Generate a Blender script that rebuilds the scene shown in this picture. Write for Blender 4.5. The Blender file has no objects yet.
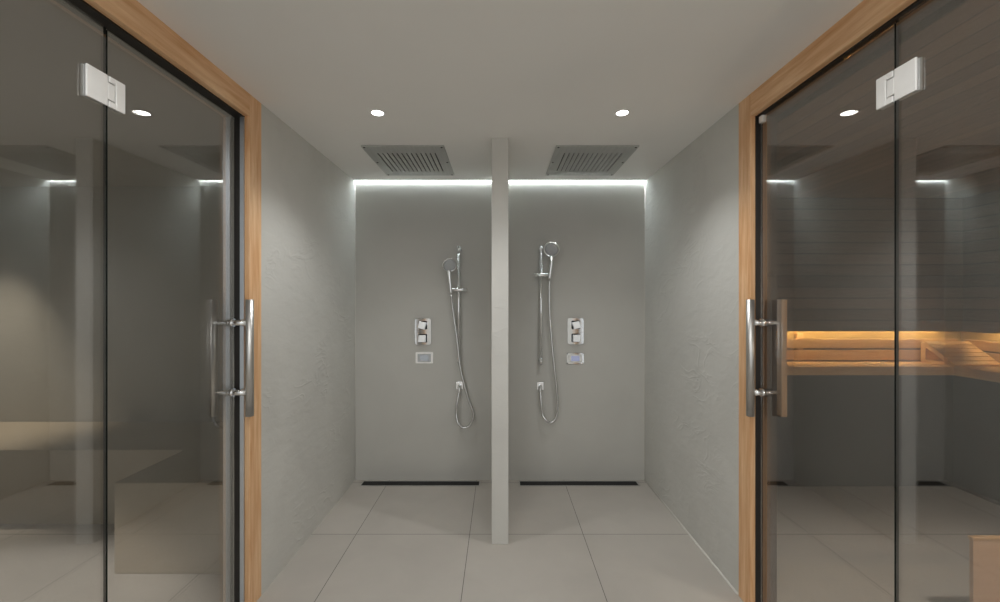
import bpy, math
from mathutils import Vector, Matrix

# ------------------------------------------------------------------ units
# lengths below are in "u"; 299 u is the 2.5 m floor-to-ceiling height
S = 2.5 / 299.0
EYE = 179.0            # camera height
TOP = 299.0            # ceiling height
BACK = 400.0           # distance to the back wall of the showers

C = bpy.context.scene.collection
sc = bpy.context.scene

# ------------------------------------------------------------------ camera
cam_d = bpy.data.cameras.new('camera')
cam_d.sensor_width = 36.0
cam_d.lens = 14.4
cam_d.clip_start = 0.02
cam = bpy.data.objects.new('camera', cam_d)
C.objects.link(cam)
cam.location = (0, 0, EYE * S)
cam.rotation_euler = (math.pi / 2, 0, 0)
sc.camera = cam

# ------------------------------------------------------------------ world, exposure
w = bpy.data.worlds.new('world')
sc.world = w
w.use_nodes = True
w.node_tree.nodes['Background'].inputs[0].default_value = (0.9, 0.95, 1.0, 1)
w.node_tree.nodes['Background'].inputs[1].default_value = 0.02
vs = sc.view_settings
vs.view_transform = 'Standard'
vs.look = 'None'
vs.gamma = 1.0
vs.use_curve_mapping = False
vs.exposure = 0.23
try:
    sc.cycles.use_denoising = True
    sc.cycles.max_bounces = 14
    sc.cycles.diffuse_bounces = 7
    sc.cycles.glossy_bounces = 6
    sc.cycles.transparent_max_bounces = 24
    sc.cycles.caustics_reflective = False
    sc.cycles.caustics_refractive = False
except Exception:
    pass

# light levels
P_SPOT = 27.0          # shower downlights
P_HALL = 21.0          # downlights behind the viewer
P_STEAM = 72.0
P_SAUNA = 30.0
P_FILL = 19.0
E_COVE = 58.0
E_WARM = 36.0
E_DOWN = 14.0


def spot(name, x, y, z, power, col, size=114, blend=0.8, rad=0.03):
    d = bpy.data.lights.new(name, 'SPOT')
    d.energy = power
    d.color = col
    d.spot_size = math.radians(size)
    d.spot_blend = blend
    d.shadow_soft_size = rad
    o = bpy.data.objects.new(name, d)
    C.objects.link(o)
    o.location = (x * S, y * S, z * S)
    return o


WARMW = (0.98, 0.99, 0.985)
spot('spot_lamp', -78, 255, TOP - 1.2, P_SPOT, WARMW)
spot('spot_lamp', 78, 255, TOP - 1.2, P_SPOT, WARMW)
for hx in (-78, 78):
    for hy in (70, -90):
        spot('spot_lamp', hx, hy, TOP - 1.2, P_HALL, WARMW, 176, 0.35)
spot('spot_lamp', -485, 346, EYE + 111, P_STEAM * 1.9, (1.0, 0.89, 0.72), 64, 0.9)
spot('spot_lamp', -310, 98, EYE + 111, P_STEAM * 2.9, (1.0, 0.96, 0.90), 73, 0.25)  # added fill to brighten the steam room floor, no lamp known there
spot('spot_lamp', 280, 130, EYE + 101, P_SAUNA * 3.0, (1.0, 0.92, 0.82), 84, 0.5)  # added fill over the front sauna floor and guard, source unseen


def area(name, loc, rot, sx, sy, power, col):
    d = bpy.data.lights.new(name, 'AREA')
    d.shape = 'RECTANGLE'
    d.size, d.size_y = sx * S, sy * S
    d.energy = power
    d.color = col
    o = bpy.data.objects.new(name, d)
    C.objects.link(o)
    o.location = Vector(loc) * S
    o.rotation_euler = rot
    return o


# added unseen fill light at the hall's open end, behind the viewer
area('fill_light', (0, -205, 150), (math.pi / 2, 0, 0), 280, 290, P_FILL, (0.97, 1.0, 1.0))
# added unseen fill point in the near sauna, brightening ceiling and walls
pd = bpy.data.lights.new('sauna_fill', 'POINT')
pd.energy = P_SAUNA
pd.color = (1.0, 0.84, 0.66)
pd.shadow_soft_size = 0.08
po = bpy.data.objects.new('sauna_fill', pd)
C.objects.link(po)
po.location = (360 * S, 40 * S, 190 * S)


# ------------------------------------------------------------------ mesh helper
class MB:
    def __init__(self):
        self.v = []
        self.f = []
        self.sm = []

    def add(self, vs, fs, smooth=False):
        b = len(self.v)
        self.v += [tuple(p) for p in vs]
        for f in fs:
            self.f.append([b + i for i in f])
            self.sm.append(smooth)
        return self

    def box(self, x0, x1, y0, y1, z0, z1):
        x0, x1 = min(x0, x1), max(x0, x1)
        y0, y1 = min(y0, y1), max(y0, y1)
        z0, z1 = min(z0, z1), max(z0, z1)
        vs = [(x0, y0, z0), (x1, y0, z0), (x1, y1, z0), (x0, y1, z0),
              (x0, y0, z1), (x1, y0, z1), (x1, y1, z1), (x0, y1, z1)]
        fs = [(0, 3, 2, 1), (4, 5, 6, 7), (0, 1, 5, 4), (1, 2, 6, 5), (2, 3, 7, 6), (3, 0, 4, 7)]
        return self.add(vs, fs)

    def prism(self, poly, axis, a, b):
        """poly: 2D points; axis 'x','y','z' is the extrusion axis"""
        n = len(poly)

        def P(p, t):
            if axis == 'x':
                return (t, p[0], p[1])
            if axis == 'y':
                return (p[0], t, p[1])
            return (p[0], p[1], t)
        vs = [P(p, a) for p in poly] + [P(p, b) for p in poly]
        fs = [list(range(n))[::-1], list(range(n, 2 * n))]
        for i in range(n):
            j = (i + 1) % n
            fs.append((i, j, n + j, n + i))
        return self.add(vs, fs)

    def tube(self, pts, r, seg=12, cap=True):
        P = [Vector(p) for p in pts]
        n = len(P)
        rs = r if isinstance(r, (list, tuple)) else [r] * n
        vs = []
        t0 = (P[1] - P[0]).normalized()
        ref = Vector((0, 0, 1)) if abs(t0.z) < 0.9 else Vector((1, 0, 0))
        nrm = t0.cross(ref).normalized()
        for i in range(n):
            if i == 0:
                t = P[1] - P[0]
            elif i == n - 1:
                t = P[-1] - P[-2]
            else:
                t = (P[i + 1] - P[i]).normalized() + (P[i] - P[i - 1]).normalized()
            t = t.normalized()
            nrm = (nrm - t * nrm.dot(t)).normalized()
            bn = t.cross(nrm)
            for k in range(seg):
                a = 2 * math.pi * k / seg
                vs.append(P[i] + (nrm * math.cos(a) + bn * math.sin(a)) * rs[i])
        fs = []
        for i in range(n - 1):
            for k in range(seg):
                k2 = (k + 1) % seg
                fs.append((i * seg + k, i * seg + k2, (i + 1) * seg + k2, (i + 1) * seg + k))
        self.add(vs, fs, True)
        if cap:
            b = len(self.v) - len(vs)
            self.f.append([b + k for k in range(seg)][::-1])
            self.sm.append(False)
            self.f.append([b + (n - 1) * seg + k for k in range(seg)])
            self.sm.append(False)
        return self

    def lathe(self, prof, origin, axis, seg=32):
        """prof: list of (radius, t along axis)"""
        o = Vector(origin)
        ax = Vector(axis).normalized()
        ref = Vector((0, 0, 1)) if abs(ax.z) < 0.9 else Vector((1, 0, 0))
        u = ax.cross(ref).normalized()
        v = ax.cross(u)
        vs = []
        for (r, t) in prof:
            for k in range(seg):
                a = 2 * math.pi * k / seg
                vs.append(o + ax * t + (u * math.cos(a) + v * math.sin(a)) * r)
        fs = []
        for i in range(len(prof) - 1):
            for k in range(seg):
                k2 = (k + 1) % seg
                fs.append((i * seg + k, i * seg + k2, (i + 1) * seg + k2, (i + 1) * seg + k))
        n = len(prof)
        fs.append([k for k in range(seg)][::-1])
        fs.append([(n - 1) * seg + k for k in range(seg)])
        return self.add(vs, fs, True)


def rounded(w, h, r, n=5):
    """rounded rectangle outline centred on 0"""
    out = []
    for cx, cy, a0 in ((w / 2 - r, h / 2 - r, 0), (-w / 2 + r, h / 2 - r, 90), (-w / 2 + r, -h / 2 + r, 180), (w / 2 - r, -h / 2 + r, 270)):
        for k in range(n + 1):
            a = math.radians(a0 + 90 * k / n)
            out.append((cx + r * math.cos(a), cy + r * math.sin(a)))
    return out


def catmull(pts, n=8):
    P = [Vector(p) for p in pts]
    P = [P[0] * 2 - P[1]] + P + [P[-1] * 2 - P[-2]]
    out = []
    for i in range(1, len(P) - 2):
        for k in range(n):
            t = k / n
            a, b, c, d = P[i - 1], P[i], P[i + 1], P[i + 2]
            out.append(0.5 * ((2 * b) + (c - a) * t + (2 * a - 5 * b + 4 * c - d) * t * t + (3 * b - a - 3 * c + d) * t ** 3))
    out.append(P[-2])
    return out


def thing(name, label, cat, base, group=None, kind=None):
    o = bpy.data.objects.new(name, None)
    o.empty_display_size = 0.05
    C.objects.link(o)
    o.location = Vector(base) * S
    o['label'] = label
    o['category'] = cat
    if group:
        o['group'] = group
    if kind:
        o['kind'] = kind
    o['_b'] = [float(c) for c in base]
    return o


def part(name, mb, m, parent, bevel=0.0, label=None, seg=2):
    """mesh in world u coordinates, stored relative to the thing's base"""
    b = Vector(parent['_b'][:]) if parent is not None else Vector((0, 0, 0))
    me = bpy.data.meshes.new(name)
    me.from_pydata([(Vector(v) - b) * S for v in mb.v], [], mb.f)
    me.polygons.foreach_set('use_smooth', mb.sm)
    me.update()
    import bmesh
    bm = bmesh.new()
    bm.from_mesh(me)
    bmesh.ops.recalc_face_normals(bm, faces=bm.faces)
    bm.to_mesh(me)
    bm.free()
    me.materials.append(m)
    o = bpy.data.objects.new(name, me)
    C.objects.link(o)
    if parent is not None:
        o.parent = parent
    o['_b'] = [float(c) for c in b]
    if bevel:
        md = o.modifiers.new('bevel', 'BEVEL')
        md.width = bevel * S
        md.segments = seg
        md.limit_method = 'ANGLE'
        md.angle_limit = math.radians(40)
    if label:
        o['label'] = label
    return o


def single(name, mb, m, label, cat, base=(0, 0, 0), group=None, kind=None, bevel=0.0):
    b = Vector(base)
    mb.v = [tuple(Vector(v) - b) for v in mb.v]
    o = part(name, mb, m, None, bevel)
    o.location = b * S
    o['_b'] = [float(c) for c in base]
    o['label'] = label
    o['category'] = cat
    if group:
        o['group'] = group
    if kind:
        o['kind'] = kind
    return o


# ------------------------------------------------------------------ materials
def srgb(r, g, b):
    def f(c):
        c /= 255.0
        return c / 12.92 if c <= 0.04045 else ((c + 0.055) / 1.055) ** 2.4
    return (f(r), f(g), f(b), 1.0)


class NT:
    def __init__(self, name):
        self.m = bpy.data.materials.new(name)
        self.m.use_nodes = True
        self.t = self.m.node_tree
        self.t.nodes.clear()
        self.out = self.t.nodes.new('ShaderNodeOutputMaterial')

    def n(self, typ, **kw):
        nd = self.t.nodes.new(typ)
        for k, v in kw.items():
            if k.startswith('i_'):
                key = k[2:].replace('_', ' ')
                nd.inputs[key].default_value = v
            else:
                setattr(nd, k, v)
        return nd

    def l(self, a, b):
        self.t.links.new(a, b)

    def math(self, op, a, b=None, clamp=False):
        nd = self.n('ShaderNodeMath', operation=op, use_clamp=clamp)
        for i, x in enumerate((a, b)):
            if x is None:
                continue
            if isinstance(x, (int, float)):
                nd.inputs[i].default_value = x
            else:
                self.l(x, nd.inputs[i])
        return nd.outputs[0]

    def ramp(self, fac, stops):
        nd = self.n('ShaderNodeValToRGB')
        el = nd.color_ramp.elements
        while len(el) < len(stops):
            el.new(0.5)
        for e, (p, c) in zip(el, stops):
            e.position = p
            e.color = c
        self.l(fac, nd.inputs[0])
        return nd.outputs[0]

    def bsdf(self, rough=0.5, metal=0.0, col=None):
        b = self.n('ShaderNodeBsdfPrincipled')
        b.inputs['Roughness'].default_value = rough
        b.inputs['Metallic'].default_value = metal
        if col is not None:
            if isinstance(col, tuple):
                b.inputs['Base Color'].default_value = col
            else:
                self.l(col, b.inputs['Base Color'])
        self.l(b.outputs[0], self.out.inputs[0])
        return b

    def bump(self, h, b, strength, dist):
        bp = self.n('ShaderNodeBump')
        bp.inputs['Strength'].default_value = strength
        bp.inputs['Distance'].default_value = dist
        self.l(h, bp.inputs['Height'])
        self.l(bp.outputs[0], b.inputs['Normal'])


def mapped(t, scale=(1, 1, 1), rot=(0, 0, 0), coord='Object'):
    tc = t.n('ShaderNodeTexCoord')
    mp = t.n('ShaderNodeMapping')
    mp.inputs['Scale'].default_value = scale
    mp.inputs['Rotation'].default_value = rot
    t.l(tc.outputs[coord], mp.inputs[0])
    return mp.outputs[0]


def noise(t, vec, scale, detail=4, rough=0.5, dist=0.0):
    nd = t.n('ShaderNodeTexNoise')
    nd.inputs['Scale'].default_value = scale
    nd.inputs['Detail'].default_value = detail
    nd.inputs['Roughness'].default_value = rough
    nd.inputs['Distortion'].default_value = dist
    t.l(vec, nd.inputs['Vector'])
    return nd.outputs[0]


def plaster(name, c, strength=0.5, rough=0.62, var=0.05, marks=1.0):
    """hand-trowelled mineral plaster: broad undulation, long ridges left by the trowel, fine grain"""
    t = NT(name)
    v = mapped(t, (1, 1, 1))
    big = noise(t, v, 2.2, 3, 0.5, 0.6)
    lo = tuple(x * (1 - var) for x in c[:3]) + (1,)
    hi = tuple(x * (1 + var) for x in c[:3]) + (1,)
    b = t.bsdf(rough, 0, t.ramp(big, [(0.3, lo), (0.7, hi)]))
    v2 = mapped(t, (1.0, 1.0, 1.9), (0.3, 0.2, 0))
    r1 = noise(t, v2, 4.0, 2, 0.5, 1.3)
    ridge = t.math('POWER', t.math('SUBTRACT', 1.0, t.math('ABSOLUTE', t.math('MULTIPLY', t.math('SUBTRACT', r1, 0.5), 9.0), None, ), True), 2.0)
    mask = t.ramp(noise(t, v, 2.6, 2, 0.5, 0.3), [(0.52, (0, 0, 0, 1)), (0.64, (1, 1, 1, 1))])
    ridge = t.math('MULTIPLY', ridge, mask)
    h = t.math('ADD', t.math('MULTIPLY', ridge, 0.24 * marks), t.math('MULTIPLY', noise(t, v2, 8.0, 3, 0.5, 0.5), 0.34))
    h = t.math('ADD', h, t.math('MULTIPLY', noise(t, v, 45.0, 2, 0.5, 0), 0.06))
    t.bump(h, b, strength, 0.012)
    return t.m


def paint(name, c, rough=0.8, strength=0.0):
    t = NT(name)
    v = mapped(t)
    n0 = noise(t, v, 3.0, 3)
    b = t.bsdf(rough, 0, t.ramp(n0, [(0.3, tuple(x * 0.98 for x in c[:3]) + (1,)), (0.7, c)]))
    t.bump(noise(t, v, 160, 2), b, 0.04, 0.001)
    return t.m


def metal(name, c, rough=0.15, brushed=None):
    t = NT(name)
    if brushed:
        v = mapped(t, brushed)
        n0 = noise(t, v, 60, 3)
        b = t.bsdf(rough, 1.0, t.ramp(n0, [(0.3, tuple(x * 0.88 for x in c[:3]) + (1,)), (0.7, c)]))
        t.bump(n0, b, 0.06, 0.0004)
    else:
        v = mapped(t)
        n0 = noise(t, v, 12, 2)
        t.bsdf(rough, 1.0, t.ramp(n0, [(0.2, tuple(x * 0.97 for x in c[:3]) + (1,)), (0.8, c)]))
    return t.m


def plain(name, c, rough=0.5, spec=0.5):
    t = NT(name)
    v = mapped(t)
    n0 = noise(t, v, 20, 2)
    b = t.bsdf(rough, 0, t.ramp(n0, [(0.2, tuple(x * 0.93 for x in c[:3]) + (1,)), (0.8, c)]))
    b.inputs['Specular IOR Level'].default_value = spec
    return t.m


def wood(name, dark, light, axis='z', scale=1.0, rough=0.45):
    """straight-grained timber; grain runs along axis"""
    t = NT(name)
    k = {'x': (0.06, 1, 1), 'y': (1, 0.06, 1), 'z': (1, 1, 0.06)}[axis]
    v = mapped(t, tuple(s * scale for s in k))
    g = noise(t, v, 55, 5, 0.6, 0.4)
    k2 = {'x': (0.12, 1, 1), 'y': (1, 0.12, 1), 'z': (1, 1, 0.12)}[axis]
    v2 = mapped(t, tuple(s * scale for s in k2))
    g2 = noise(t, v2, 9, 3, 0.5, 1.2)
    mixf = t.math('ADD', t.math('MULTIPLY', g, 0.55), t.math('MULTIPLY', g2, 0.45))
    b = t.bsdf(rough, 0, t.ramp(mixf, [(0.32, dark), (0.68, light)]))
    t.bump(g, b, 0.12, 0.0015)
    return t.m


def planks(name, dark, light, across, along, pitch, offset=0.0, groove=0.05, rough=0.6, gcol=(0.008, 0.006, 0.005, 1)):
    """tongue-and-groove boards: pitch u wide across one world axis, grain along another"""
    t = NT(name)
    ge = t.n('ShaderNodeNewGeometry')
    sp = t.n('ShaderNodeSeparateXYZ')
    t.l(ge.outputs['Position'], sp.inputs[0])
    c = sp.outputs['XYZ'.index(across.upper())]
    q = t.math('DIVIDE', t.math('SUBTRACT', c, offset * S), pitch * S)
    fr = t.math('FRACT', q)
    idx = t.math('FLOOR', q)
    wn = t.n('ShaderNodeTexWhiteNoise', noise_dimensions='1D')
    t.l(idx, wn.inputs['W'])
    k = {'x': (0.05, 1, 1), 'y': (1, 0.05, 1), 'z': (1, 1, 0.05)}[along]
    mp = t.n('ShaderNodeMapping')
    mp.inputs['Scale'].default_value = k
    t.l(ge.outputs['Position'], mp.inputs[0])
    g = noise(t, mp.outputs[0], 40, 5, 0.6, 0.5)
    f = t.math('ADD', t.math('MULTIPLY', g, 0.6), t.math('MULTIPLY', wn.outputs[0], 0.4))
    col = t.ramp(f, [(0.25, dark), (0.75, light)])
    e = t.math('MINIMUM', fr, t.math('SUBTRACT', 1.0, fr))
    gm = t.math('LESS_THAN', e, groove)
    mx = t.n('ShaderNodeMix', data_type='RGBA')
    t.l(gm, mx.inputs[0])
    t.l(col, mx.inputs[6])
    mx.inputs[7].default_value = gcol
    b = t.bsdf(rough, 0, mx.outputs[2])
    h = t.ramp(e, [(0.0, (0, 0, 0, 1)), (groove * 1.6, (1, 1, 1, 1))])
    t.bump(h, b, 0.5, 0.003)
    return t.m


def tiles(name, c, grout, px, ox, py, oy):
    t = NT(name)
    ge = t.n('ShaderNodeNewGeometry')
    sp = t.n('ShaderNodeSeparateXYZ')
    t.l(ge.outputs['Position'], sp.inputs[0])

    def edge(o, p, off):
        q = t.math('DIVIDE', t.math('SUBTRACT', o, off * S), p * S)
        fr = t.math('FRACT', q)
        return t.math('MULTIPLY', t.math('MINIMUM', fr, t.math('SUBTRACT', 1.0, fr)), p), t.math('FLOOR', q)
    ex, ix = edge(sp.outputs[0], px, ox)
    ey, iy = edge(sp.outputs[1], py, oy)
    e = t.math('MINIMUM', ex, ey)
    gm = t.math('LESS_THAN', e, 0.22)
    v = ge.outputs['Position']
    n1 = noise(t, v, 3.0, 4, 0.55, 0.3)
    wn = t.n('ShaderNodeTexWhiteNoise', noise_dimensions='2D')
    cb = t.n('ShaderNodeCombineXYZ')
    t.l(ix, cb.inputs[0])
    t.l(iy, cb.inputs[1])
    t.l(cb.outputs[0], wn.inputs['Vector'])
    f = t.math('ADD', t.math('MULTIPLY', n1, 0.8), t.math('MULTIPLY', wn.outputs[0], 0.2))
    col = t.ramp(f, [(0.3, tuple(x * 0.93 for x in c[:3]) + (1,)), (0.7, tuple(x * 1.05 for x in c[:3]) + (1,))])
    mx = t.n('ShaderNodeMix', data_type='RGBA')
    t.l(gm, mx.inputs[0])
    t.l(col, mx.inputs[6])
    mx.inputs[7].default_value = grout
    b = t.bsdf(0.42, 0, mx.outputs[2])
    b.inputs['Specular IOR Level'].default_value = 0.4
    h = t.math('SUBTRACT', 1.0, gm)
    h = t.math('ADD', h, t.math('MULTIPLY', noise(t, v, 90, 2), 0.1))
    t.bump(h, b, 0.25, 0.0015)
    return t.m


def glass(name, tint, ior=1.75):
    t = NT(name)
    fr = t.n('ShaderNodeFresnel')
    fr.inputs['IOR'].default_value = ior
    # same reflectance on the front and the back of the sheet
    ge = t.n('ShaderNodeNewGeometry')
    fr2 = t.n('ShaderNodeLayerWeight')
    fr2.inputs['Blend'].default_value = 0.5
    # Schlick: F0 + (1-F0)(1-cos)^5 from the facing angle, symmetric for both sides
    f0 = ((ior - 1) / (ior + 1)) ** 2
    p5 = t.math('POWER', fr2.outputs['Facing'], 5.0)
    fac = t.math('ADD', f0, t.math('MULTIPLY', p5, 1 - f0))
    t.t.nodes.remove(fr)
    t.t.nodes.remove(ge)
    tr = t.n('ShaderNodeBsdfTransparent')
    tr.inputs[0].default_value = tint
    gl = t.n('ShaderNodeBsdfGlossy')
    gl.inputs['Roughness'].default_value = 0.0
    gl.inputs['Color'].default_value = (1, 1, 1, 1)
    mx = t.n('ShaderNodeMixShader')
    t.l(fac, mx.inputs[0])
    t.l(tr.outputs[0], mx.inputs[1])
    t.l(gl.outputs[0], mx.inputs[2])
    t.l(mx.outputs[0], t.out.inputs[0])
    return t.m


def emit(name, c, strength):
    t = NT(name)
    e = t.n('ShaderNodeEmission')
    e.inputs[0].default_value = c
    e.inputs[1].default_value = strength
    t.l(e.outputs[0], t.out.inputs[0])
    return t.m


M_WALL = plaster('trowelled_plaster', srgb(204, 203, 198), 0.75)
M_BACKW = plaster('smooth_plaster', srgb(186, 184, 178), 0.10, 0.6, 0.03, 0.3)
M_PART = plaster('partition_plaster', srgb(204, 203, 198), 0.40, 0.62)
M_CEIL = paint('ceiling_paint', srgb(241, 240, 237))
M_FLOOR = tiles('porcelain_tile', srgb(182, 176, 168), srgb(96, 92, 87), 87.1, 63.8, 87.0, 307.0)
M_STEAM = plaster('steam_plaster', srgb(165, 162, 155), 0.25)
M_SBENCH = plaster('bench_plaster', srgb(162, 150, 132), 0.12)
M_OAK_Z = wood('larch_vertical', srgb(206, 146, 92), srgb(250, 214, 172), 'z')
M_OAK_Y = wood('larch_level', srgb(206, 146, 92), srgb(250, 214, 172), 'y')
M_OAK_X = wood('pale_bench_timber', srgb(186, 140, 92), srgb(222, 184, 136), 'x')
M_OAK_BY = wood('pale_bench_timber_deep', srgb(186, 140, 92), srgb(222, 184, 136), 'y')
M_STEPW = planks('step_boards', srgb(190, 150, 118), srgb(226, 188, 154), 'z', 'x', 60, 0, 0.004)
M_PLANK_B = planks('sauna_wall_boards', srgb(74, 60, 50), srgb(112, 94, 80), 'z', 'x', 11.1, 148.6, 0.05)
M_PLANK_S = planks('sauna_side_boards', srgb(74, 60, 50), srgb(112, 94, 80), 'z', 'y', 11.1, 148.6, 0.05)
M_PLANK_C = planks('sauna_ceiling_boards', srgb(84, 66, 54), srgb(126, 102, 84), 'x', 'y', 11.3, 2.0, 0.045)
M_GLASS = glass('grey_tinted_glass', (0.84, 0.84, 0.83, 1), 2.5)
M_GLOWW = wood('glow_tinted_timber', srgb(160, 132, 84), srgb(190, 160, 104), 'x')  # yellow of the amber glow put into the timber colour
M_BEAD = plain('sealant', srgb(206, 204, 197), 0.6)
M_SHADE = wood('under_bench_shade', srgb(34, 28, 24), srgb(52, 44, 38), 'x')  # near-black colour stands in for shade under the bench
M_LINING = wood('stained_lining', srgb(72, 58, 48), srgb(104, 86, 72), 'z')
M_GEDGE = plain('glass_edge', (0.012, 0.016, 0.015, 1), 0.2)
M_SEAL = plain('dark_seal', (0.010, 0.008, 0.007, 1), 0.5)
M_ALU = metal('aluminium_profile', (0.62, 0.66, 0.72, 1), 0.35)
M_STEEL = metal('brushed_steel', (0.60, 0.59, 0.57, 1), 0.40, (1, 1, 0.03))
M_STEELD = metal('brushed_panel', (0.62, 0.62, 0.60, 1), 0.45, (1, 0.05, 1))
M_CHROME = metal('chrome', (0.86, 0.87, 0.88, 1), 0.07)
M_KNOB = metal('satin_knob', (0.88, 0.88, 0.88, 1), 0.3)
M_HINGE = plain('satin_nickel', (0.93, 0.92, 0.90, 1), 0.35, 0.8)
M_DARK = plain('dark_cavity', (0.010, 0.010, 0.010, 1), 0.6)
M_SILL = plain('pale_stone', srgb(214, 212, 206), 0.4)
M_WHITE = plain('white_enamel', srgb(225, 225, 222), 0.4)
M_GREY = plain('grey_plastic', srgb(178, 180, 182), 0.4)
M_HOSE = metal('hose_steel', (0.66, 0.66, 0.66, 1), 0.22)
M_COVE = emit('cool_led', (0.86, 0.97, 1.0, 1), E_COVE)
M_WARM = emit('warm_led', (1.0, 0.75, 0.36, 1), E_WARM)
M_LAMP = emit('lamp_lens', (1.0, 0.98, 0.94, 1), E_DOWN)
M_SCR_B = emit('lit_display', (0.58, 0.62, 0.86, 1), 0.42)
M_SCR_W = emit('pale_display', (0.62, 0.66, 0.68, 1), 0.36)

# ------------------------------------------------------------------ setting
GLASS = {-1: 153.2, 1: 150.3}   # glass planes
J0, J1 = 231.6, 243.0  # far jamb
N0, N1 = 14.0, 26.0    # near jamb
HEAD = EYE + 107       # underside of the wooden head
OUT = 160.0            # outer face of the side walls


def struct(name, mb, m, label, cat, base=(0, 0, 0), bevel=0.0):
    return single(name, mb, m, label, cat, base, None, 'structure', bevel)


struct('floor', MB().box(-540, 520, -210, 430, -12, 0), M_FLOOR,
       'large pale grey porcelain floor tiles running through showers and hall', 'floor')
struct('ceiling', MB().box(-OUT, OUT, -210, 398.4, TOP, TOP + 12), M_CEIL,
       'plain pale grey painted ceiling above the showers', 'ceiling')
mb = MB().box(-OUT, OUT, BACK, BACK + 12, 0, TOP + 24)
struct('wall_back', mb, M_BACKW, 'smooth grey back wall of both shower stalls', 'wall')
struct('trim_1', MB().box(-145, 145, 398.4, BACK, TOP + 4, TOP + 12), M_CEIL,
       'top of the narrow light slot along the back wall', 'light slot')
for side, s in (('left', -1), ('right', 1)):
    room = 'steam room' if s < 0 else 'timber sauna'
    m = MB()
    m.box(s * 145, s * OUT, J1, BACK, 0, TOP + 24)
    m.box(s * 149, s * OUT, J0, J1, 0, TOP + 12)
    m.box(s * 149, s * OUT, N1, J0, HEAD, TOP + 12)
    m.box(s * 149, s * OUT, N0, N1, 0, TOP + 12)
    m.box(s * 145, s * OUT, -210, N0, 0, TOP + 12)
    struct('wall_' + side, m, M_WALL, 'trowelled grey plaster side wall between showers and ' + room, 'wall')
struct('wall_partition', MB().box(-6.2, 6.2, 294, BACK, 0, TOP), M_PART,
       'narrow plaster partition standing between the two shower stalls', 'wall', (0, 294, 0), bevel=0.4)

struct('trim_4', MB().tube([(145, 243.5, 0.2), (145, 399.5, 0.2)], 0.9, 8).tube([(144.85, 399.85, 0), (144.85, 399.85, TOP - 2)], 0.35, 8), M_BEAD,
       'pale sealant bead along the floor and corner of the shower wall next to the sauna', 'sealant bead')
struct('trim_5', MB().tube([(-144.85, 399.85, 0), (-144.85, 399.85, TOP - 2)], 0.35, 8), M_BEAD,
       'pale sealant bead up the shower corner next to the steam room', 'sealant bead')

# timber frames of the two glazed openings
for k, s in ((2, -1), (3, 1)):
    room = 'steam room' if s < 0 else 'sauna'
    t = thing('trim_%d' % k, 'light brown timber frame around the glazed %s opening' % room, 'door frame',
              (s * 147.5, J0, 0), None, 'structure')
    if s < 0:
        part('pale_lining', MB().box(-155.2, -OUT, J0 - 0.4, J0 - 0.02, 1, HEAD - 0.3).box(-155.2, -OUT, N1, J0 - 0.4, HEAD - 0.4, HEAD - 0.02), M_CEIL, t, 0, 'pale inner lining of the frame')
    if s > 0:
        part('dark_lining', MB().box(151.5, OUT, J0 - 0.4, J0 - 0.02, 1, HEAD - 0.3).box(151.5, OUT, N1, J0 - 0.4, HEAD - 0.4, HEAD - 0.02), M_LINING, t, 0, 'dark inner lining of the frame')
    part('frame_post', MB().box(s * 144.9, s * 149, J0, J1, 0, TOP), M_OAK_Z, t, 0.25)
    part('frame_post', MB().box(s * 144.9, s * 149, N0, N1, 0, TOP), M_OAK_Z, t, 0.25)
    part('frame_head', MB().box(s * 144.9, s * 149, N1, J0, HEAD, TOP), M_OAK_Y, t, 0.25)
    GX = GLASS[s]
    sl = MB()
    sl.box(s * 147.8, s * (GX + 0.5), J0 - 0.5, J0, 1, HEAD)
    sl.box(s * 148.2, s * (GX + 0.5), N1, J0, HEAD - 0.9, HEAD)
    part('glazing_seal', sl, M_SEAL, t)
    if s < 0:
        part('seal_profile', MB().box(s * 147.5, s * 149.8, J0 - 1.3, J0 - 0.5, 1, HEAD - 0.9), M_ALU, t, 0, 'silvery strip on the jamb')
    part('sill', MB().box(s * 145.5, s * OUT, N1, J0, 0, 0.9), M_SILL, t, 0.2, 'pale stone threshold')

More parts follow.
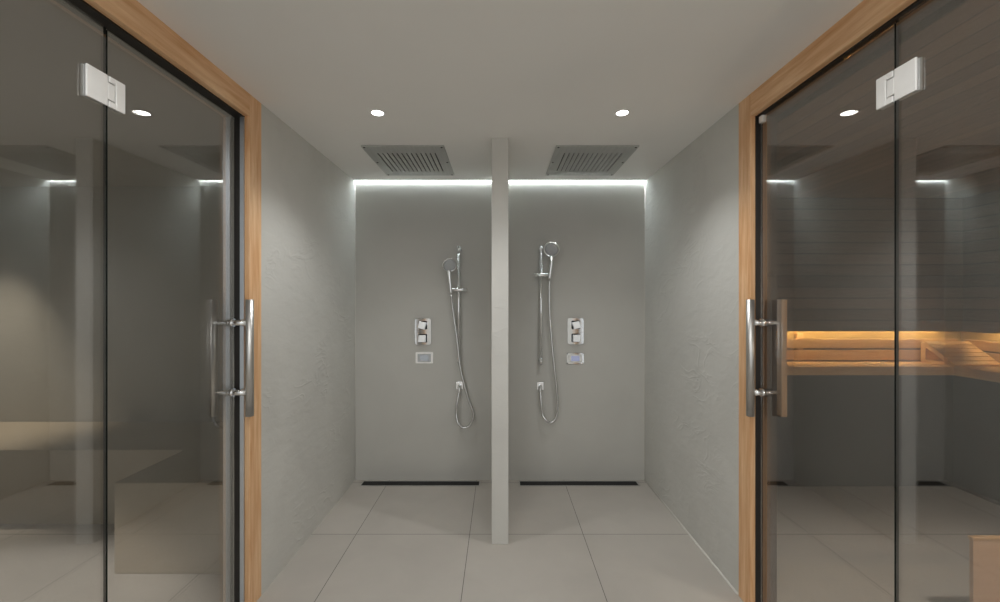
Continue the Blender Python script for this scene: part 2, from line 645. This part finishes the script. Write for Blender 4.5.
# ------------------------------------------------------------------ glazing
SPLITS = {-1: 155.3, 1: 151.6}
for k, s in ((1, -1), (2, 1)):
    room = 'steam room' if s < 0 else 'sauna'
    GX = GLASS[s]
    SPLIT = SPLITS[s]
    g0, g1 = s * (GX - 0.5), s * (GX + 0.5)
    fx = thing('window_%d' % k, 'fixed tinted glass panel beside the %s door' % room, 'glass panel',
               (s * GX, 118, 0.9), None, 'structure')
    part('glass_pane', MB().box(g0, g1, N1, SPLIT - 0.35, 0.9, HEAD - 0.9), M_GLASS, fx)
    part('glass_edge', MB().box(g0, g1, SPLIT - 0.35, SPLIT - 0.22, 0.9, HEAD - 0.9), M_GEDGE, fx)
    d = thing('door_%d' % k, 'tinted frameless glass door into the %s with a long bar handle' % ('dim plastered steam room' if s < 0 else 'timber sauna'), 'glass door',
              (s * GX, SPLIT, 0.9), None, 'structure')
    part('glass_leaf', MB().box(g0, g1, SPLIT + 0.35, J0 - 1.4, 2.0, HEAD - 1.6), M_GLASS, d)
    ge = MB().box(g0, g1, SPLIT + 0.22, SPLIT + 0.35, 2.0, HEAD - 1.6)
    part('glass_edge', ge, M_GEDGE, d)
    # hinge: one plate on the fixed panel with a tongue, one notched plate on the door, on both faces
    z0, z1 = EYE + 75.6, EYE + 87.6
    zc = (z0 + z1) / 2
    h = MB()
    hd = MB()
    for q in (-1, 1):
        xa = s * GX + q * 0.5
        xb = s * GX + q * 1.3
        h.box(xa, xb, SPLIT - 8.2, SPLIT - 0.3, z0, z1)
        h.box(xa, xb, SPLIT - 0.3, SPLIT + 2.6, zc - 3.2, zc + 3.2)
        hd.box(xa, xb, SPLIT + 3.1, SPLIT + 7.0, z0, z1)
        hd.box(xa, xb, SPLIT + 0.3, SPLIT + 3.1, zc + 3.6, z1)
        hd.box(xa, xb, SPLIT + 0.3, SPLIT + 3.1, z0, zc - 3.6)
    hg = part('hinge', h, M_HINGE, d, 0.2, 'satin chrome glass hinge')
    part('door_plate', hd, M_HINGE, hg, 0.2)
    # pull handle
    hy = 227.5
    ho, hi = s * 142.4, s * (162.4 if s < 0 else 160.4)
    zt, zb = EYE + 0.8, EYE - 65.4
    hd_ = part('handle', MB().tube([(ho, hy, zb), (ho, hy, zt)], 2.1, 20), M_STEEL, d, 0, 'brushed steel bar handle')
    if s < 0:
        part('inner_bar', MB().tube([(hi, hy, zb), (hi, hy, zt)], 1.55, 18), M_STEEL, hd_)
    else:
        part('inner_bar', MB().box(hi - 1.6, hi + 1.6, hy - 2.0, hy + 2.0, zb, zt), M_OAK_Z, hd_, 0.2, 'timber inner bar')
    for zz in (EYE - 12.3, EYE - 52.0):
        so = MB()
        so.tube([(ho, hy, zz), (hi, hy, zz)], 1.1, 14)
        so.tube([(ho + s * 1.4, hy, zz), (s * (GX - 0.5), hy, zz)], 1.8, 18)
        so.tube([(s * (GX - 2.0), hy, zz), (s * (GX - 0.5), hy, zz)], 2.3, 20)
        so.tube([(s * (GX + 0.5), hy, zz), (s * (GX + 1.3), hy, zz)], 1.6, 18)
        part('standoff', so, M_CHROME, hd_)
    if s > 0:
        part('glass_clip', MB().box(g0 - 1.0, g1 + 0.6, J0 - 4.5, J0 - 1.6, HEAD - 5.0, HEAD - 1.2), M_HINGE, d, 0.2)

# ------------------------------------------------------------------ steam room
CS = EYE + 113
struct('wall_steam_back', MB().box(-530, -OUT, 395.6, 407, 0, CS + 10), M_STEAM, 'grey plaster back wall of the steam room', 'wall')
struct('wall_steam_far', MB().box(-540, -530, -20, 407, 0, CS + 10), M_STEAM, 'grey plaster end wall of the steam room', 'wall')
struct('wall_steam_near', MB().box(-540, -OUT, -32, -20, 0, CS + 10), M_STEAM, 'grey plaster near wall of the steam room', 'wall')
struct('ceiling_steam', MB().box(-540, -OUT, -32, 407, CS, CS + 10), M_STEAM, 'flat grey ceiling of the steam room', 'ceiling')
L = [(-529.5, 395), (-529.5, 320), (-253, 320), (-253, 262), (-161, 262), (-161, 395)]
single('steam_bench', MB().prism(L, 'z', 0, 60), M_SBENCH,
       'smooth pale plastered corner bench built inside the dim steam room', 'bench', (-300, 330, 0), bevel=0.8)

# ------------------------------------------------------------------ sauna
CZ = EYE + 103
NICHE = 148.6
struct('wall_sauna_back', MB().box(OUT, 490, 414, 424, 0, CZ + 8).box(OUT, 463, 401.6, 414, NICHE + 3.4, CZ).box(OUT, 463, 400, 401.6, NICHE, CZ), M_PLANK_B, 'dark boarded back wall of the sauna', 'wall')
struct('wall_sauna_far', MB().box(477, 490, -20, 414, 0, CZ + 8).box(464.6, 477, -20, 401.6, NICHE + 3.4, CZ).box(463, 464.6, -20, 400, NICHE, CZ), M_PLANK_S, 'dark boarded end wall of the sauna', 'wall')
struct('wall_sauna_near', MB().box(OUT, 490, -32, -20, 0, CZ + 8), M_PLANK_B, 'dark boarded near wall of the sauna', 'wall')
struct('ceiling_sauna', MB().box(OUT, 490, -32, 424, CZ, CZ + 8), M_PLANK_C, 'brown boarded ceiling of the sauna', 'ceiling')

bz = EYE - 61.5
t = thing('sauna_bench', 'pale timber corner bench glowing along the sauna back wall', 'bench', (330, 395, 0))
for a, b_ in ((374.6, 384), (385, 394.5), (395.5, 405), (406, 413.5)):
    part('seat_slat', MB().box(161, 425, a, b_, bz - 3, bz), M_OAK_X, t, 0.3)
for a, b_ in ((425, 437), (438, 450), (451, 463), (464, 476.5)):
    part('seat_slat', MB().box(a, b_, 150, 413.5, bz - 3, bz), M_OAK_BY, t, 0.3)
part('fascia', MB().box(161, 427.5, 374.6, 377, bz - 8, bz - 3), M_OAK_X, t)
part('fascia', MB().box(425, 427.5, 150, 374.6, bz - 8, bz - 3), M_OAK_BY, t)
part('shade_panel', MB().box(161, 439, 386, 388, 0, bz - 3), M_SHADE, t)  # dark sheet added for the shade in the open space under the seat
part('shade_panel', MB().box(437, 439, 152, 386, 0, bz - 3), M_SHADE, t)
br = part('backrest', MB().box(304, 310, 409, 413.0, bz, 146), M_OAK_X, t)
part('glow_lining', MB().box(161, 476, 413.1, 413.9, 137, NICHE + 3), M_GLOWW, br)  # added pale panel that catches the strip light, cut to the glow band
part('board', MB().box(161, 465, 406, 409, 131, 140.4), M_OAK_X, br, 0.3)
part('board', MB().box(161, 465, 406, 409, 119, 129.2), M_OAK_X, br, 0.3)
br = part('backrest', MB().box(471, 476.0, 300, 306, bz, 146), M_OAK_BY, t)
part('glow_lining', MB().box(476.1, 476.9, 150, 413, 137, NICHE + 3), M_GLOWW, br)
part('board', MB().box(468, 471, 150, 404, 131, 140.4), M_OAK_BY, br, 0.3)
part('board', MB().box(468, 471, 150, 404, 119, 129.2), M_OAK_BY, br, 0.3)
single('light_strip', MB().box(161, 452, 402.2, 405, NICHE + 2.6, NICHE + 3.38), M_WARM,
       'long warm amber light strip above the backrest on the sauna back wall', 'light strip', (300, 403, NICHE), 'warm sauna light strips')
single('light_strip', MB().box(465.0, 467.8, 150, 388, NICHE + 2.6, NICHE + 3.38), M_WARM,
       'warm amber light strip turning along the end wall of the sauna', 'light strip', (466, 270, NICHE), 'warm sauna light strips')

# wedge headrest lying on the bench, its slope towards the room
t = thing('sauna_headrest', 'wedge shaped slatted timber headrest lying on the sauna bench corner', 'headrest', (445, 388, bz))
for xx in (424.0, 463.5):
    fr = MB()
    fr.prism([(398.5, bz + 0.05), (403, bz + 0.05), (403, bz + 20), (398.5, bz + 20)], 'x', xx, xx + 3)
    fr.prism([(373, bz + 0.05), (398.5, bz + 0.05), (398.5, bz + 3.2), (377, bz + 3.2)], 'x', xx, xx + 3)
    fr.prism([(373, bz + 0.05), (378.5, bz + 1.5), (400, bz + 16.5), (399, bz + 20)], 'x', xx, xx + 3)
    part('side_frame', fr, M_OAK_BY, t)
for i in range(6):
    a = i / 6.0
    b2 = (i + 0.82) / 6.0
    ya, yb = 373 + 27 * a, 373 + 27 * b2
    za, zb2 = bz + 1.0 + 19.5 * a, bz + 1.0 + 19.5 * b2
    part('slat', MB().prism([(ya, za), (yb, zb2), (yb - 0.8, zb2 + 1.3), (ya - 0.8, za + 1.3)], 'x', 423.4, 467), M_OAK_X, t)

t = thing('timber_guard', 'low pale timber guard panel standing on the sauna floor near the glass', 'guard', (300, 221, 0))
part('panel', MB().box(261, 338, 220.6, 222.4, 1, 47), M_STEPW, t)
part('cap_rail', MB().box(260.4, 338.6, 220.2, 222.8, 47, 48.6), M_OAK_X, t, 0.2)
part('post', MB().box(333, 337, 222.4, 226, 0, 47), M_OAK_Z, t)

# ------------------------------------------------------------------ cove lights
SIDE = {-1: 'stall beside the steam room', 1: 'stall beside the timber sauna'}
for s in (-1, 1):
    t = thing('cove_light', 'cool white light strip glowing above the back wall in the ' + SIDE[s], 'light strip',
              (s * 75, 399.2, TOP + 0.5), 'cool white cove lights')
    part('led_strip', MB().box(s * 6.6, s * 144.6, 398.6, 399.8, TOP + 0.5, TOP + 0.9), M_COVE, t)
    part('mounting_profile', MB().box(s * 6.6, s * 144.6, 398.5, 399.9, TOP + 0.9, TOP + 2.4), M_ALU, t)

# ------------------------------------------------------------------ downlights
for s in (-1, 1):
    x, y = s * 78.0, 255.0
    t = thing('ceiling_downlight', 'small round recessed downlight in the ceiling before the ' + SIDE[s], 'downlight',
              (x, y, TOP), 'recessed ceiling downlights')
    part('trim_ring', MB().lathe([(3.6, 0), (4.6, 0), (4.5, 0.25), (3.7, 0.35), (3.6, 0.0)], (x, y, TOP - 0.01), (0, 0, -1), 40), M_CEIL, t)
    part('lens', MB().lathe([(3.6, 0), (3.6, 0.15), (3.0, 0.25)], (x, y, TOP - 0.01), (0, 0, -1), 36), M_LAMP, t)

# ------------------------------------------------------------------ ceiling shower heads
for s in (-1, 1):
    xc = s * 75.3
    y0, y1 = 308.0, 379.2
    zb, zt = TOP - 1.0, TOP
    t = thing('rain_shower', 'rectangular slotted steel rain shower panel in the ceiling of the ' + SIDE[s], 'shower head',
              (xc, (y0 + y1) / 2, TOP), 'ceiling rain showers')
    sy0, sy1 = 322.0, 368.5
    pitch = 46.0 / 12
    f = MB()
    f.box(xc - 32, xc + 32, y0, sy0, zb, zt).box(xc - 32, xc + 32, sy1, y1, zb, zt)
    f.box(xc - 32, xc - 23 - 0.6, sy0, sy1, zb, zt).box(xc + 23 + 0.6, xc + 32, sy0, sy1, zb, zt)
    for i in range(12):
        f.box(xc - 23 + i * pitch + 0.45, xc - 23 + (i + 1) * pitch - 0.45, sy0, sy1, zb, zt)
    part('face_plate', f, M_STEELD, t)
    part('spray_cavity', MB().box(xc - 23.6, xc + 23.6, sy0, sy1, zt - 0.12, zt), M_DARK, t)
    for (dx, yy) in ((-30, y0 + 2), (30, y0 + 2), (-30, (y0 + y1) / 2), (30, (y0 + y1) / 2), (-30, y1 - 2), (30, y1 - 2)):
        part('screw', MB().lathe([(0.85, 0), (0.85, 0.2), (0.5, 0.35)], (xc + dx, yy, zb), (0, 0, -1), 14), M_DARK, t)

# ------------------------------------------------------------------ shower fittings on the back wall
def at(px, py, y):
    """point at depth y seen at picture offset (px,py) from the picture centre"""
    return ((px - 500) * y / 400.0, y, EYE - (py - 301) * y / 400.0)


FIT = {
    -1: dict(rail=458.8, rt=246.0, rb=363.0, brk=(450.0, 467.5), bz=289.8, head=(449.6, 265.2), tail=(451.2, 293.0), hr=7.4,
             hose=[(451.4, 294), (453, 310), (456.9, 338), (460.5, 368), (467.7, 396.5), (472.6, 410), (473.2, 418), (469.5, 425.5), (463.5, 427.6), (458.2, 423), (456.4, 414), (457, 404), (459.0, 392)],
             out=(459.4, 385.8), mix=(423.0, 331.6), pan=(424.2, 357.9)),
    1: dict(rail=541.0, rt=246.0, rb=364.5, brk=(533.5, 551.0), bz=275.0, head=(551.6, 249.4), tail=(549.4, 279.0), hr=8.2,
            hose=[(549.4, 280), (549.6, 310), (551.8, 342), (554.8, 372), (556.8, 392), (557.8, 406), (556.0, 417.5), (551.0, 422.4), (546.0, 420.0), (542.4, 414), (541.2, 404), (540.6, 392)],
            out=(540.5, 386.2), mix=(575.6, 331.2), pan=(575.3, 358.5)),
}
for s in (-1, 1):
    F = FIT[s]
    yr = 392.5
    x, _, zt = at(F['rail'], F['rt'], yr)
    _, _, zb = at(F['rail'], F['rb'], yr)
    t = thing('shower_rail', 'slim vertical chrome shower rail on the back wall of the ' + SIDE[s], 'shower rail', (x, BACK, zb), 'chrome shower rails')
    part('rail', MB().tube([(x, yr, zb), (x, yr, zt)], 1.5, 16), M_CHROME, t)
    for zz in (zt - 3.0, zb + 3.0):
        b = MB()
        b.tube([(x, yr, zz), (x, BACK - 0.02, zz)], 1.1, 14)
        b.tube([(x, yr, zz - 2.9), (x, yr, zz + 2.9)], 1.75, 18)
        b.tube([(x, BACK - 0.8, zz), (x, BACK - 0.02, zz)], 2.0, 18)
        part('wall_mount', b, M_CHROME, t)
    xa, _, zc = at(F['brk'][0], F['bz'], yr - 1)
    xb, _, _ = at(F['brk'][1], F['bz'], yr - 1)
    b = MB()
    b.tube([(xa, yr - 1.6, zc), (xa + 0.4, yr - 1.6, zc), (xb - 0.4, yr - 1.6, zc), (xb, yr - 1.6, zc)], [1.5, 1.9, 1.9, 1.5], 18)
    b.tube([(x, yr, zc - 2.3), (x, yr, zc + 2.3)], 2.0, 18)
    part('slider', b, M_CHROME, t)

    # hand shower held in the slider, hose hanging from it
    yh = 384.5
    hx, _, hz = at(F['head'][0], F['head'][1], yh)
    tx, _, tz = at(F['tail'][0], F['tail'][1], yr - 4.5)
    t = thing('hand_shower', 'round chrome hand shower with a looping hose in the ' + SIDE[s], 'hand shower', (tx, yr - 4, tz), 'chrome hand showers')
    ax = Vector((-0.25 * s, -0.80, -0.42)).normalized()
    r = F['hr'] * 0.96
    hd = MB()
    hd.lathe([(r * 0.35, -2.6), (r * 0.75, -2.0), (r * 0.97, -0.9), (r, 0.0), (r * 0.97, 0.7), (r * 0.86, 0.9), (r * 0.84, 0.45), (0.4, 0.45)], (hx, yh, hz), ax, 40)
    sh = part('spray_head', hd, M_CHROME, t)
    part('spray_face', MB().lathe([(r * 0.80, 0.46), (r * 0.78, 0.75), (r * 0.5, 0.95), (0.3, 1.0)], (hx, yh, hz), ax, 36), M_GREY, sh, 0, 'grey spray face')
    up = Vector((0, 0, 1))
    dn = (-(up - ax * up.dot(ax))).normalized()
    p0 = Vector((hx, yh, hz)) + dn * (r * 0.8) - ax * 0.9
    p1 = Vector((tx, yr - 4.5, tz))
    mid = (p0 + p1) / 2 + Vector((0, -0.8, 0))
    pts = catmull([p0, mid, p1], 8)
    n = len(pts)
    part('grip', MB().tube(pts, [2.3 - 0.9 * min(1, 1.4 * i / (n - 1)) for i in range(n)], 16), M_CHROME, t)
    hose = [at(a, c, (yr - 4.5) if i == 0 else (390 if i < len(F['hose']) - 3 else 392)) for i, (a, c) in enumerate(F['hose'])]
    ox, _, oz = at(F['out'][0], F['out'][1], 398)
    hose[-1] = (hose[-1][0], 394.6, hose[-1][2])
    hp = catmull(hose, 10)
    part('hose', MB().tube(hp, 1.05, 10), M_HOSE, t)
    # wall outlet
    t = thing('hose_outlet', 'small square chrome hose outlet on the back wall of the ' + SIDE[s], 'hose outlet', (ox, BACK, oz), 'square chrome hose outlets')
    part('cover_plate', MB().prism([(ox + a, oz + c) for a, c in rounded(7.0, 7.8, 0.8)], 'y', BACK - 1.2, BACK - 0.02), M_CHROME, t, 0.2)
    e = MB()
    ex, _, ez = hose[-1]
    e.tube(catmull([(ox, BACK - 1.0, oz), (ox, 396.2, oz), (ex, 394.7, oz - 1.8), (ex, 394.6, ez - 0.5)], 6), 1.5, 14)
    part('elbow', e, M_CHROME, t)

    # thermostat plate with two square knobs
    mx_, _, mz = at(F['mix'][0], F['mix'][1], 399)
    t = thing('shower_mixer', 'upright chrome mixer plate with two square knobs in the ' + SIDE[s], 'shower mixer', (mx_, BACK, mz), 'chrome shower mixers')
    part('plate', MB().prism([(mx_ + a, mz + c) for a, c in rounded(16.6, 26.6, 2.6)], 'y', BACK - 1.3, BACK - 0.02), M_CHROME, t, 0.3)
    for kz, rot in ((6.4, 14 * s), (-6.6, 0)):
        part('knob_shadow', MB().prism([(mx_ + a, mz + kz + c) for a, c in rounded(8.4, 8.4, 1.0)], 'y', BACK - 1.7, BACK - 1.3), M_DARK, t)  # dark square painted in as the shadow line behind the knob
        kb = MB()
        kb.tube([(mx_, BACK - 3.2, mz + kz), (mx_, BACK - 1.2, mz + kz)], 2.6, 20)
        ca, sa = math.cos(math.radians(rot)), math.sin(math.radians(rot))
        kb.prism([(mx_ + a * ca - c * sa, mz + kz + a * sa + c * ca) for a, c in rounded(6.8, 6.8, 0.5)], 'y', BACK - 7.5, BACK - 3.2)
        part('knob', kb, M_KNOB, t, 0.25)

    # control panel with a small screen
    cx, _, cz = at(F['pan'][0], F['pan'][1], 399)
    t = thing('control_panel', ('small panel with pale screen on the wall of the ' if s < 0 else 'small panel with bluish lit screen on the wall of the ') + SIDE[s],
              'control panel', (cx, BACK, cz), 'shower control panels')
    part('surround', MB().prism([(cx + a, cz + c) for a, c in rounded(17.4, 11.2, 0.7)], 'y', BACK - 0.9, BACK - 0.02), M_CHROME if s > 0 else M_HINGE, t, 0.2)
    bzl = part('bezel', MB().box(cx - 6.6, cx + 6.6, BACK - 1.2, BACK - 0.9, cz - 3.9, cz + 3.9), M_GREY if s < 0 else M_WHITE, t, 0.1)
    part('screen', MB().box(cx - 4.2, cx + 4.2, BACK - 1.35, BACK - 1.2, cz - 2.6, cz + 2.6), M_SCR_B if s > 0 else M_SCR_W, bzl, 0,
         'bluish lit screen' if s > 0 else 'pale grey screen')
    if s > 0:
        for dx in (-7.7, 7.7):
            for dz in (-4.7, 4.7):
                part('screw', MB().lathe([(0.55, 0), (0.5, 0.3)], (cx + dx, BACK - 0.9, cz + dz), (0, -1, 0), 10), M_DARK, t)

    # linear floor drain
    xa, xb = (-134.8, -20.4) if s < 0 else (19.6, 134.6)
    t = thing('floor_drain', 'long dark linear drain in the floor of the ' + SIDE[s], 'floor drain', ((xa + xb) / 2, 392, 0), 'linear floor drains')
    fr = MB()
    fr.box(xa - 1, xb + 1, 386.8, 387.6, 0, 0.35).box(xa - 1, xb + 1, 396.6, 397.4, 0, 0.35)
    fr.box(xa - 1, xa, 387.6, 396.6, 0, 0.35).box(xb, xb + 1, 387.6, 396.6, 0, 0.35)
    part('frame', fr, M_STEEL, t)
    part('channel', MB().box(xa, xb, 387.6, 396.6, 0.02, 0.12), M_DARK, t)
